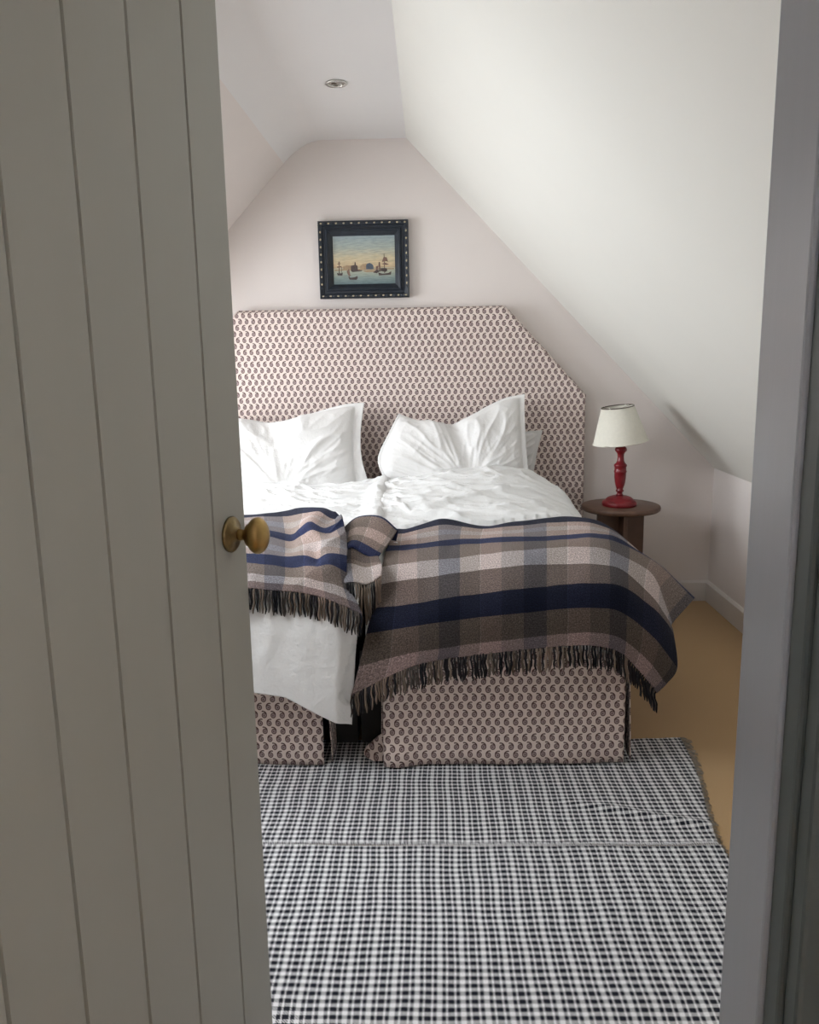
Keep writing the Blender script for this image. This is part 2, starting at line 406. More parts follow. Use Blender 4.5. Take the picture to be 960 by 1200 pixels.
# door frame: jambs, stops, architraves
def trim(name, parts):
    t = empty(name, parts[0][1]); t['kind'] = 'structure'
    for nm, a, b, m, bv in parts: box(nm, a, b, m, t, bv)
Y0J = 0.585
trim('trim_1', [('jamb', (DR, Y0J, 0), (DR + JT, YF, DH), MAT['jamb'], 0.003),
                ('architrave', (DR + 0.008, YH - 0.022, 0), (DR + 0.095, YH, DH + 0.07), MAT['casing'], 0.004),
                ('jamb_edge', (DR + 0.004, YH, 0), (DR + JT, Y0J, DH), MAT['casing'], 0.003),
                ('bead', (DR + 0.028, YH - 0.030, 0), (DR + 0.040, YH - 0.020, DH + 0.07), MAT['casing'], 0.003)])
trim('trim_2', [('jamb', (DL - JT, YH, 0), (DL, YF, DH), MAT['jamb'], 0.003),
                ('architrave', (DL - 0.09, YH - 0.02, 0), (DL - 0.008, YH, DH + 0.07), MAT['casing'], 0.004)])
trim('trim_3', [('head_jamb', (DL - JT, YH, DH), (DR + JT, YF, DH + JT), MAT['jamb'], 0.003),
                ('architrave', (DL - 0.008, YH - 0.02, DH), (DR + 0.008, YH, DH + 0.07), MAT['casing'], 0.004)])
# baseboards with a chamfered top
def baseboard(name, p, q, nrm):
    h, t = 0.122, 0.018
    prof = [(0, 0), (t, 0), (t, h - 0.012), (t * 0.45, h), (0, h)]
    n = len(prof); vs = []
    for e in (p, q):
        vs += [(e[0] + nrm[0] * a, e[1] + nrm[1] * a, b) for a, b in prof]
    o = pydata(name, vs, [tuple(range(n)), tuple(reversed(range(n, 2 * n)))] + [(i, n + i, n + (i + 1) % n, (i + 1) % n) for i in range(n)], MAT['trim'])
    o['kind'] = 'structure'
baseboard('baseboard_back', (XL, YB), (XR, YB), (0, -1))
baseboard('baseboard_right', (XR, YB - 0.018), (XR, YF), (-1, 0))
baseboard('baseboard_left', (XL, YB - 0.018), (XL, YF), (1, 0))

# ------------------------------------------------------------------ plank door, standing open into the room
E_ = np.array([-0.343, 1.45]); HG = np.array([-0.552, 0.665])
dv = (E_ - HG) / np.linalg.norm(E_ - HG); DW = float(np.linalg.norm(E_ - HG))
ang = math.atan2(dv[1], dv[0])
door = empty('door_1', (HG[0], HG[1], 0.012)); door['kind'] = 'structure'
TD = Matrix.Translation((HG[0], HG[1], 0.012)) @ Matrix.Rotation(ang, 4, 'Z')      # local x along the door, -y towards the landing
def door_s(px):       # distance along the door of a pixel on its face
    d = R3 @ np.array([px - 480, 28, F_PX]); u = d[0] / d[1]
    # HG + s*dv, X = u*Y
    return (u * HG[1] - HG[0]) / (dv[0] - u * dv[1])
gro = [door_s(x) for x in (39, 122, 189, 247)]
gro = [gro[0] - 2 * 0.127, gro[0] - 0.127] + gro
edges = [0.0] + [g for g in gro if g > 0.02] + [DW]
DT, DHT = 0.042, DH - 0.02
for a, b in zip(edges[:-1], edges[1:]):
    bm = bmesh.new(); c = 0.0022; e = 0.0012
    prof = [(a + e, -0.001), (a + e + c, -0.006 - 0.0), (b - e - c, -0.006), (b - e, -0.001), (b - e, 0.018), (a + e, 0.018)]
    A = [bm.verts.new(TD @ Vector((x, y + 0.0, 0))) for x, y in prof]; B = [bm.verts.new(TD @ Vector((x, y, DHT))) for x, y in prof]
    bm.faces.new(A); bm.faces.new(list(reversed(B)))
    for i in range(6): bm.faces.new((A[i], B[i], B[(i + 1) % 6], A[(i + 1) % 6]))
    from_bm('plank', bm, MAT['door'], door)
for z0, z1 in ((0.15, 0.30), (0.95, 1.12), (1.75, 1.9)):
    bm = bmesh.new(); box_bm(bm, (0.04, 0.018, z0), (DW - 0.04, 0.04, z1)); bmesh.ops.transform(bm, matrix=TD, verts=bm.verts)
    from_bm('ledge', bm, MAT['door'], door, bevel=0.004)
sk = door_s(267); zk = on_y(267, 626, HG[1] + sk * dv[1])[2]
KM = TD @ Matrix.Translation((sk, -0.006, zk - 0.012)) @ Matrix.Rotation(PI / 2, 4, 'X')     # local z = out of the face
lathe('rose', [(0.001, 0), (0.0315, 0), (0.032, 0.003), (0.029, 0.006), (0.024, 0.006), (0.0225, 0.008), (0.014, 0.009), (0.012, 0.016), (0.001, 0.016)], MAT['brass_dark'], door, mat4=KM, n=48)
kn = [(0.001, 0.012), (0.0105, 0.012), (0.0095, 0.02), (0.0085, 0.026), (0.011, 0.030), (0.018, 0.033)]
for k in range(1, 14):
    a = -PI / 2 + 0.55 + (PI - 0.55) * k / 14; kn.append((0.030 * math.cos(a), 0.052 + 0.0195 * math.sin(a)))
kn.append((0.001, 0.0716))
o = lathe('knob', kn, MAT['brass'], door, mat4=KM @ Matrix.Diagonal((0.86, 1.08, 1, 1)), n=48); o['label'] = 'aged brass oval knob'

# ------------------------------------------------------------------ headboard
def fabric_uv(me, off=(0, 0)):
    lay = me.uv_layers.new(name='UVMap')
    for p in me.polygons:
        n = p.normal
        for li in p.loop_indices:
            c = me.vertices[me.loops[li].vertex_index].co
            if abs(n.y) >= abs(n.x): uv = (c.x, c.z) if abs(n.y) >= abs(n.z) * 0.6 else (c.x, c.z + c.y)
            else: uv = (c.y, c.z)
            lay.data[li].uv = (uv[0] + off[0], uv[1] + off[1])
HY = 4.63; HCX = -0.32; HW = 1.192; HF = 0.74; HT = 1.715; HS = 1.225
prof = [(HCX - HW, 0.10), (HCX + HW, 0.10), (HCX + HW, HS), (HCX + HF, HT), (HCX - HF, HT), (HCX - HW, HS)]
hb = empty('headboard', (HCX, HY + 0.05, 0.0))
setp(hb, 'wide upholstered headboard in paisley fabric with cut-off corners', 'headboard')
bm = bmesh.new(); prism_y(bm, prof, HY, YB - 0.004)
o = from_bm('padded_panel', bm, MAT['paisley'], hb, bevel=0.022, seg=4); fabric_uv(o.data)
vs, fs = [], []
pp = [Vector((x, HY + 0.03, z)) for x, z in prof]
for i in range(len(pp)):
    if i == 0: continue
    a, b = pp[i], pp[(i + 1) % len(pp)]
    tube(vs, fs, [a, b], 0.0045, 6)
o = pydata('piping', vs, fs, MAT['paisley'], hb, True); fabric_uv(o.data)
for sx in (-1, 1): box('foot', (HCX + sx * 0.9 - 0.03, HY + 0.03, 0), (HCX + sx * 0.9 + 0.03, YB - 0.02, 0.105), MAT['wood'], hb)

# ------------------------------------------------------------------ divan beds with paisley valances
RUG_T = 0.009
def skirt(name, path, zt, zb, parent, seed, amp, flare=0.0, drop=None):
    """hanging cloth panel along a horizontal polyline; folds grow towards the hem"""
    P = np.array(path, float); seg = np.linalg.norm(np.diff(P, axis=0), axis=1); s = np.concatenate([[0], np.cumsum(seg)])
    n = max(12, int(s[-1] / 0.018)); t = np.linspace(0, s[-1], n)
    X_ = np.interp(t, s, P[:, 0]); Y_ = np.interp(t, s, P[:, 1])
    tx = np.gradient(X_); ty = np.gradient(Y_); L = np.hypot(tx, ty); nx, ny = ty / L, -tx / L
    m = 16; G = np.zeros((m, n, 3)); UV = np.zeros((m, n, 2))
    for i in range(m):
        f = i / (m - 1)
        for j in range(n):
            wv = amp * f * (nz(t[j] * 5, seed, f * 0.4) + 0.35 * nz(t[j] * 13, seed + 4, f * 0.6)) + flare * f
            if drop is not None: wv += f ** (drop(t[j])[1] or 2) * drop(t[j])[0]
            z = zt + (zb - zt) * f + (0.006 * f * nz(t[j] * 4, seed + 9))
            G[i, j] = (X_[j] + nx[j] * wv, Y_[j] + ny[j] * wv, max(z, RUG_T + 0.003)); UV[i, j] = (t[j] * 1.11, -f * (zt - zb) * 1.11)
    return grid_obj(name, G, MAT['paisley'], parent, UV, 0.003)
FY = 2.735
def divan(label, x0, x1, right):
    b = empty('divan_bed', ((x0 + x1) / 2, (FY + HY) / 2, 0))
    setp(b, label, 'bed', 'pair of single divan beds pushed together')
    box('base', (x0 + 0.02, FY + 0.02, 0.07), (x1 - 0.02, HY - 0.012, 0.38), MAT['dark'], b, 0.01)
    box('gap_shade_block', (x0 - 0.095, FY + 0.16, RUG_T + 0.004) if right else (x1 - 0.02, FY + 0.16, RUG_T + 0.004), (x0 + 0.02, HY - 0.03, 0.38) if right else (x1 + 0.095, HY - 0.03, 0.38), MAT['dark'], b)  # added block; near-black filler imitating deep shade in the gap between beds
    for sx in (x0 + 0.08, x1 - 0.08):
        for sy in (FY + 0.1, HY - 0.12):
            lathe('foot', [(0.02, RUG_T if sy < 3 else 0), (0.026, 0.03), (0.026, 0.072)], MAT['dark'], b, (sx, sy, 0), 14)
    box('mattress', (x0 + 0.005, FY + 0.01, 0.381), (x1 - 0.005, HY - 0.012, 0.585), MAT['linen'], b, 0.06, 4)
    if right:
        dr = lambda t: (0.035 * math.exp(-((t - 0.05) / 0.07) ** 2), 0.0)
        skirt('valance_front', [(x0, FY), (x1, FY)], 0.46, 0.016, b, 3.1, 0.012, 0.012, dr)
        skirt('valance_side', [(x1 + 0.012, FY + 0.004), (x1 + 0.018, FY + 0.2), (x1 + 0.012, HY - 0.02)], 0.46, 0.02, b, 7.7, 0.018, 0.012)
        skirt('valance_side', [(x0 - 0.004, HY - 0.02), (x0 - 0.006, FY + 0.16), (x0 - 0.004, FY + 0.03)], 0.46, 0.012, b, 1.3, 0.012, 0.006)
        W = [[on_y(*c) for c in r] for r in ([(437, 868, 2.80), (444, 862, 2.785), (454, 856, 2.765)], [(429, 876, 2.795), (440, 876, 2.77), (454, 876, 2.75)], [(427, 884, 2.785), (440, 885, 2.76), (454, 885, 2.745)], [(433, 890, 2.765), (441, 892, 2.745), (454, 891, 2.735)])]
        G, a_, b_ = patch(W, 16, 16)
        UV = np.zeros((16, 16, 2)); UV[..., 0] = G[..., 0] * 1.11; UV[..., 1] = G[..., 2] * 1.11 - 0.012; G[..., 2] = np.maximum(G[..., 2], RUG_T + 0.003)
        grid_obj('valance_corner', G, MAT['paisley'], b, UV, 0.003)
    else:
        skirt('valance_front', [(x0, FY), (x1 - 0.012, FY)], 0.46, 0.014, b, 12.4, 0.010, 0.008)
        skirt('valance_side', [(x1, FY + 0.012), (x1, FY + 0.2), (x1 - 0.01, HY - 0.02)], 0.46, 0.014, b, 5.2, 0.02, 0.012)
        skirt('valance_side', [(x0, HY - 0.02), (x0, FY + 0.01)], 0.46, 0.02, b, 9.5, 0.02, 0.012)
    return b
divan('single divan bed with paisley valance beneath the long plaid throw, nearest the side table', -0.18, 0.675, True)
divan('single divan bed with paisley valance below the hanging white duvet', -1.255, -0.385, False)

# ------------------------------------------------------------------ pillows
def pillow(name, label, ctrl, thick, seed, crease=None, flange=0.10, fl_sides=(1, 1, 1, 1)):
    """ctrl rows (top -> bottom) of (px, py, Y); inflated about that surface, with a flat flange border"""
    W = [[on_y(*c) for c in r] for r in ctrl]
    nr, nc = 90, 130
    G, tr_, tc_ = patch(W, nr, nc)
    du = np.gradient(G, axis=1); dw = np.gradient(G, axis=0); N = np.cross(du, dw); N /= np.linalg.norm(N, axis=2, keepdims=True)
    if N[nr // 2, nc // 2, 1] > 0: N = -N
    fr_, bk = G.copy(), G.copy()
    for i in range(nr):
        for j in range(nc):
            s = 2 * j / (nc - 1) - 1; t = 2 * i / (nr - 1) - 1
            def prof_(a, f0, f1):
                q = 1 - flange * (f1 if a > 0 else f0)
                a = min(1, abs(a) / q); return math.sqrt(max(0, 1 - a ** 2.6))
            h = prof_(s, fl_sides[0], fl_sides[1]) * prof_(t, fl_sides[2], fl_sides[3])
            cf = 1.0
            if crease: cf = 1 - crease[1] * math.exp(-((s - crease[0] - 0.25 * (t)) / 0.16) ** 2) * float(sm(0.9, -0.9, t))
            wx, wy = s * 1.3 + seed, t * 0.9
            th_ = math.atan2(t - 0.75, s - 0.02); rd = math.hypot(t - 0.75, s - 0.02)
            wr = 0.009 * ridge(th_ * 3.4 + seed, rd * 0.9, seed) ** 4 * float(sm(0.1, 0.5, rd)) + 0.004 * ridge(th_ * 7.5, rd * 1.3 + seed, seed + 3) ** 3 + 0.0035 * ridge(wx * 3.5, wy * 2 + wx * 1.6, seed + 6) ** 3
            fr_[i, j] = G[i, j] + N[i, j] * (thick * h * cf + (wr + 0.008 * nz(wx * 2, wy * 2, seed)) * (0.25 + h) + 0.003)
            bk[i, j] = G[i, j] - N[i, j] * (thick * 0.45 * h * cf + 0.003)
    vs = np.concatenate([fr_.reshape(-1, 3), bk.reshape(-1, 3)]); K = nr * nc; fs = []
    for i in range(nr - 1):
        for j in range(nc - 1):
            a = i * nc + j; fs.append((a, a + nc, a + nc + 1, a + 1)); fs.append((K + a, K + a + 1, K + a + nc + 1, K + a + nc))
    ring = [j for j in range(nc)] + [i * nc + nc - 1 for i in range(1, nr)] + [(nr - 1) * nc + j for j in range(nc - 2, -1, -1)] + [i * nc for i in range(nr - 2, 0, -1)]
    for q in range(len(ring)):
        a, b = ring[q], ring[(q + 1) % len(ring)]; fs.append((a, b, K + b, K + a))
    o = pydata(name, vs, fs, MAT['pillow'], None, True)
    return setp(o, label, 'pillow', 'white pillows leaning on the headboard')
Yt, Ym, Yb = 4.53, 4.45, 4.40
pillow('pillow', 'white pillow with one sharp upright corner, on the bed with bunched throw',
       [[(205, 480, Yt), (245, 490, Yt), (290, 492, Yt), (325, 497, Yt), (365, 485, Yt), (400, 475, Yt), (427, 472, Yt)],
        [(198, 505, Ym), (245, 510, Ym), (290, 512, Ym), (330, 515, Ym), (365, 510, Ym), (398, 508, Ym), (423, 506, Ym)],
        [(196, 540, Yb), (245, 545, Yb), (290, 545, Yb), (330, 548, Yb), (365, 545, Yb), (398, 540, Yb), (424, 536, Yb)],
        [(205, 572, Yb - .03), (245, 585, Yb - .03), (290, 586, Yb - .03), (330, 588, Yb - .03), (365, 586, Yb - .03), (400, 580, Yb - .03), (432, 566, Yb - .03)]],
       0.085, 2.3, (-0.02, 0.55), 0.14, (1, 1, 0.5, 0.3))
pillow('pillow', 'dented white pillow with peaked corner standing in front of another pillow',
       [[(467, 485, Yt), (490, 493, Yt), (518, 497, Yt), (540, 496, Yt), (565, 480, Yt), (592, 467, Yt), (615, 462, Yt)],
        [(456, 507, Ym), (485, 511, Ym), (515, 514, Ym), (542, 513, Ym), (570, 505, Ym), (596, 497, Ym), (615, 487, Ym)],
        [(443, 537, Yb), (480, 543, Yb), (515, 546, Yb), (545, 546, Yb), (572, 540, Yb), (597, 533, Yb), (617, 524, Yb)],
        [(450, 562, Yb - .03), (482, 575, Yb - .03), (515, 578, Yb - .03), (545, 578, Yb - .03), (572, 575, Yb - .03), (598, 568, Yb - .03), (620, 556, Yb - .03)]],
       0.08, 8.1, (0.0, 0.6), 0.10, (0.4, 1, 0.7, 0.3))
Yt, Ym, Yb = 4.612, 4.60, 4.585
pillow('pillow', 'flat white pillow mostly hidden behind the dented peaked pillow',
       [[(500, 520, Yt), (540, 512, Yt), (585, 508, Yt), (612, 506, Yt), (636, 504, Yt)],
        [(498, 545, Ym), (540, 540, Ym), (585, 535, Ym), (610, 530, Ym), (630, 528, Ym)],
        [(500, 580, Yb), (540, 580, Yb), (585, 575, Yb), (606, 565, Yb), (625, 556, Yb)]],
       0.02, 5.5, None, 0.12)

# ------------------------------------------------------------------ plaid throws
NAVY_E, PINK, NAVY2 = (0.020, 0.024, 0.052), (0.40, 0.335, 0.308), (0.030, 0.040, 0.100)
TAUPE, LIGHT, TAUPE2 = (0.225, 0.190, 0.172), (0.47, 0.435, 0.428), (0.15, 0.125, 0.115)
NAVY, BROWN, PTAUPE = (0.011, 0.014, 0.031), (0.090, 0.075, 0.065), (0.225, 0.178, 0.172)
def throw_grid(name, ctrl, bandcols, parent, nr, nc, phase, rng, fringe_len=0.085, extra=None, thick=0.007, lump=0.006, fr_skip=0, fr_dir=(0, -0.10, -1), fringe=True, trim0=0.012):
    W = np.array([[on_y(*c) for c in r] for r in ctrl])
    G, tr_, tc_ = patch(W, nr, nc)
    vlen = np.concatenate([[0], np.cumsum(np.linalg.norm(np.diff(W, axis=0), axis=2).mean(axis=1))])
    ulen = np.concatenate([[0], np.cumsum(np.linalg.norm(np.diff(W, axis=1), axis=2).mean(axis=0))])
    vv = np.interp(tr_, np.arange(len(vlen)), vlen); uu = np.interp(tc_, np.arange(len(ulen)), ulen)
    UV = np.zeros(G.shape[:2] + (2,)); UV[..., 0] = uu[None, :]; UV[..., 1] = vv[:, None]
    du = np.gradient(G, axis=1); dw = np.gradient(G, axis=0); N = np.cross(dw, du); N /= np.linalg.norm(N, axis=2, keepdims=True) + 1e-9
    if N[..., 2].mean() < 0: N = -N
    for i in range(nr):
        for j in range(nc):
            d = lump * nz(uu[j] * 6 + phase, vv[i] * 4, 2.2) + lump * 0.6 * nz(uu[j] * 14, vv[i] * 6, phase)
            if extra: d += extra(uu[j], vv[i])
            G[i, j] += N[i, j] * d
    bands = []
    for r, c, off in bandcols: bands.append((float(vlen[r]) + off, c))
    o = grid_obj(name, G, plaid('plaid_wool_' + name, bands, phase), parent, UV, thick)
    if fringe:
        vs, fs, uvs = [], [], []
        edge = G[-1]; n = len(edge); s = 0.0; L = np.concatenate([[0], np.cumsum(np.linalg.norm(np.diff(edge, axis=0), axis=1))])
        dirw = (G[-1] - G[-4]); dirw /= np.linalg.norm(dirw, axis=1, keepdims=True)
        while s < L[-1]:
            p = np.array([np.interp(s, L, edge[:, k]) for k in range(3)]); dd = np.array([np.interp(s, L, dirw[:, k]) for k in range(3)])
            fl = fringe_len * rng.uniform(0.90, 1.08); sway = rng.uniform(-0.006, 0.006) + 0.007 * nz(s * 9, 3.3); out = rng.uniform(-0.004, 0.012)
            g = np.array(fr_dir, float); g /= np.linalg.norm(g)
            tang = np.array([np.interp(min(s + .01, L[-1]), L, edge[:, k]) - np.interp(max(s - .01, 0), L, edge[:, k]) for k in range(3)]); tang /= np.linalg.norm(tang)
            pts = []
            for q in range(6):
                f = q / 5; dr = dd * (1 - min(1, f * 1.6)) + g * min(1, f * 1.6)
                pts.append(p - dd * 0.006 + dr * fl * f + tang * (sway * f * f + 0.002 * math.sin(q * 2 + s * 90)) + np.array([0, -out * f, 0]))
            r0 = rng.uniform(0.003, 0.0042); b0 = len(vs)
            tube(vs, fs, pts, [r0, r0 * 1.1, r0 * 1.05, r0 * 1.1, r0 * 1.2, r0 * 0.55], 5)
            uvs += [(s * ulen[-1] / L[-1] + rng.uniform(-.01, .01), 1.0)] * (len(vs) - b0)
            s += rng.uniform(0.0082, 0.0108)
        f = pydata('fringe', vs, fs, plaid('plaid_fringe_' + name, [], phase, True), parent, True, uv=uvs); f['kind'] = 'stuff'
    return o, G
rng = random.Random(4)
th = empty('throw_blanket', (0.3, 3.1, 0.72))
setp(th, 'long plaid wool throw with navy bands draped over bed foot, nearly touching side table', 'blanket', 'plaid wool throws')
RT = [  # rows from the head edge to the hem; columns from the gap to the right-hand hem
 [(462, 621, 3.5), (482, 619, 3.5), (520, 609, 3.55), (565, 617, 3.52), (600, 613, 3.55), (660, 606, 3.6), (700, 612, 3.62), (728, 629, 3.64), (760, 660, 3.62), (794, 700, 3.55)],
 [(455, 640, 3.18), (480, 638, 3.2), (520, 634, 3.2), (560, 632, 3.2), (600, 629, 3.22), (660, 628, 3.22), (700, 625, 3.26), (729, 633, 3.3), (768, 664, 3.32), (806, 704, 3.27)],
 [(452, 647, 3.08), (480, 645, 3.1), (520, 641, 3.1), (560, 638, 3.1), (600, 635, 3.10), (660, 633, 3.11), (700, 631, 3.13), (729, 639, 3.16), (774, 664, 3.14), (813, 702, 3.08)],
 [(448, 664, 2.95), (480, 660, 2.95), (520, 655, 2.95), (560, 651, 2.95), (600, 647, 2.95), (660, 641, 2.96), (700, 642, 2.97), (730, 653, 2.97), (766, 675, 2.96), (788, 730, 2.94)],
 [(444, 684, 2.86), (480, 678, 2.85), (520, 673, 2.85), (560, 668, 2.85), (600, 664, 2.84), (660, 660, 2.85), (700, 661, 2.85), (729, 668, 2.85), (764, 697, 2.84), (786, 735, 2.88)],
 [(438, 712, 2.78), (480, 707, 2.755), (520, 701, 2.75), (560, 696, 2.745), (600, 691, 2.74), (660, 685, 2.74), (700, 684, 2.74), (730, 687, 2.745), (763, 710, 2.75), (789, 742, 2.78)],
 [(430, 742, 2.72), (480, 734, 2.69), (520, 728, 2.69), (560, 723, 2.685), (600, 719, 2.685), (660, 713, 2.685), (700, 712, 2.685), (728, 717, 2.69), (762, 743, 2.69), (793, 782, 2.69)],
 [(421, 780, 2.68), (480, 765, 2.665), (520, 759, 2.66), (560, 753, 2.66), (600, 749, 2.66), (660, 742, 2.66), (700, 741, 2.66), (728, 748, 2.66), (757, 771, 2.66), (781, 801, 2.66)],
 [(412, 815, 2.67), (475, 784, 2.655), (518, 773, 2.65), (558, 768, 2.65), (600, 763, 2.65), (660, 757, 2.65), (698, 757, 2.65), (727, 765, 2.65), (750, 787, 2.65), (770, 812, 2.65)]]
_, GR = throw_grid('cloth', RT, [(0, NAVY_E, 0), (0, PINK, 0.10), (0, LIGHT, 0.17), (0, PINK, 0.24), (1, NAVY2, 0), (2, TAUPE, 0), (3, LIGHT, 0), (4, TAUPE2, 0), (5, NAVY, 0), (6, BROWN, 0), (7, PTAUPE, 0)],
           th, 130, 190, 0.24, rng)

tl = empty('throw_blanket', (-0.75, 3.1, 0.73))
setp(tl, 'short bunched plaid wool throw with turned-back corner above the hanging white duvet', 'blanket', 'plaid wool throws')
LT = [
 [(195, 608, 3.5), (250, 606, 3.52), (292, 604, 3.55), (315, 602, 3.55), (336, 599, 3.55), (358, 596, 3.5), (376, 597, 3.45), (390, 602, 3.38), (402, 608, 3.3)],
 [(195, 624, 3.2), (250, 621, 3.22), (292, 619, 3.22), (315, 622, 3.2), (340, 627, 3.15), (352, 620, 3.16), (364, 612, 3.17), (382, 620, 3.13), (402, 610, 3.17)],
 [(195, 630, 3.1), (250, 627, 3.12), (292, 625, 3.12), (315, 629, 3.1), (340, 635, 3.06), (354, 629, 3.07), (366, 621, 3.08), (384, 626, 3.06), (404, 618, 3.1)],
 [(195, 641, 2.97), (250, 639, 2.98), (292, 637, 2.98), (315, 640, 2.97), (340, 646, 2.95), (356, 640, 2.96), (370, 637, 2.96), (386, 633, 2.96), (406, 640, 2.97)],
 [(195, 652, 2.88), (250, 650, 2.88), (292, 648, 2.88), (315, 651, 2.88), (340, 654, 2.87), (357, 653, 2.87), (372, 657, 2.86), (386, 651, 2.87), (406, 654, 2.88)],
 [(195, 664, 2.79), (250, 662, 2.79), (292, 660, 2.79), (315, 663, 2.79), (340, 666, 2.785), (357, 666, 2.785), (372, 669, 2.78), (388, 664, 2.785), (406, 671, 2.80)],
 [(195, 680, 2.72), (250, 677, 2.72), (292, 675, 2.72), (315, 677, 2.72), (340, 679, 2.72), (357, 681, 2.72), (372, 684, 2.72), (389, 686, 2.72), (413, 698, 2.735)],
 [(195, 697, 2.675), (250, 693, 2.67), (292, 691, 2.67), (315, 692, 2.67), (336, 694, 2.67), (356, 696, 2.67), (374, 699, 2.67), (392, 705, 2.66), (424, 722, 2.665)]]
_, GL = throw_grid('cloth', LT, [(0, NAVY_E, 0), (0, PINK, 0.085), (0, LIGHT, 0.15), (0, PINK, 0.22), (1, NAVY2, 0), (2, PINK, 0), (3, LIGHT, -0.02), (3, PINK, 0.05), (4, NAVY2, 0), (5, TAUPE, 0), (6, LIGHT, -0.012), (6, PTAUPE, 0.03)],
           tl, 110, 130, 0.11, rng, lump=0.008, extra=lambda u, v: (0.016 * nz(u * 9 + v * 6, v * 7 - u * 4, 3.0) + 0.010 * ridge(u * 6 + v * 5, v * 3, 6.0) ** 2) * float(sm(0.35, 0.75, u)) * float(sm(0.95, 0.8, v)))
FC = [
 [(398, 640, 3.2), (416, 628, 3.26), (440, 630, 3.26), (464, 634, 3.22)],
 [(402, 620, 3.22), (421, 606, 3.29), (446, 607, 3.29), (466, 622, 3.22)],
 [(401, 628, 3.12), (419, 616, 3.17), (440, 619, 3.16), (460, 631, 3.12)],
 [(399, 640, 3.02), (415, 629, 3.06), (433, 634, 3.04), (450, 644, 3.02)],
 [(399, 651, 2.95), (411, 639, 2.98), (427, 647, 2.965), (441, 656, 2.96)],
 [(402, 654, 2.965), (413, 644, 3.0), (428, 652, 2.99), (440, 659, 2.98)]]
_, GF = throw_grid('turned_corner', FC, [(0, NAVY2, 0), (1, NAVY2, 0), (1, TAUPE, 0.035), (2, PINK, 0.02), (2, TAUPE, 0.09), (3, NAVY2, 0.02)], tl, 50, 50, 0.20, rng, fringe=False, lump=0.006)
TT = [
 [(399, 646, 2.96), (413, 641, 3.0), (428, 648, 2.99), (443, 652, 2.98)],
 [(399, 656, 2.90), (413, 655, 2.92), (428, 660, 2.90), (446, 660, 2.90)],
 [(401, 668, 2.82), (414, 669, 2.83), (430, 672, 2.82), (448, 666, 2.84)],
 [(404, 684, 2.755), (416, 682, 2.755), (431, 684, 2.76), (447, 675, 2.80)]]
_, GT = throw_grid('fold_tail', TT, [(0, TAUPE2, 0), (1, TAUPE, 0), (1, LIGHT, 0.03)], tl, 36, 50, 0.20, rng, fringe_len=0.15, lump=0.006)

# ------------------------------------------------------------------ duvets
def wrinkle(x, y, s=1.0):
    wx = x + 0.12 * nz(x * 2.1, y * 2.1, 5.0); wy = y + 0.12 * nz(x * 2.1, y * 2.1, 9.0)
    a = ridge(wx * 1.6 + wy * 0.8, wy * 6.0 - wx * 1.4, 1.0) ** 4 * 0.013
    b = ridge(wx * 3.6 - wy * 1.0, wy * 12.0 + wx * 3.5, 3.0) ** 4 * 0.0085
    c = ridge(wx * 7.0 + wy * 2, wy * 22.0 - wx * 5, 7.0) ** 3 * 0.0035
    d = 0.02 * nz(x * 1.7, y * 1.7, 2.0)
    return (1.45 * a + 1.5 * b + 1.6 * c + d) * s
from mathutils.kdtree import KDTree
def tuck(G, cloths, gap=0.014):
    """keep a duvet just below (on top) and behind (at the foot) the throws lying on it"""
    P = np.concatenate([c[::2, ::2].reshape(-1, 3) for c in cloths])
    kd = KDTree(len(P)); kf = KDTree(len(P)); 
    for i, p in enumerate(P): kd.insert((p[0], p[1], 0), i); kf.insert((p[0], p[2], 0), i)
    kd.balance(); kf.balance()
    for i in range(G.shape[0]):
        for j in range(G.shape[1]):
            x, y, z = G[i, j]
            if y < 2.95:
                for co, k, d in kf.find_n((x, z, 0), 4):
                    if d < 0.04 and P[k][1] < 2.95 and P[k][1] > y - 0.1: y = max(y, P[k][1] + gap)
            for co, k, d in kd.find_n((x, y, 0), 5):
                if d < 0.035 and abs(P[k][2] - z) < 0.12 and P[k][2] - gap < z: z = P[k][2] - gap
            G[i, j] = (x, y, z)
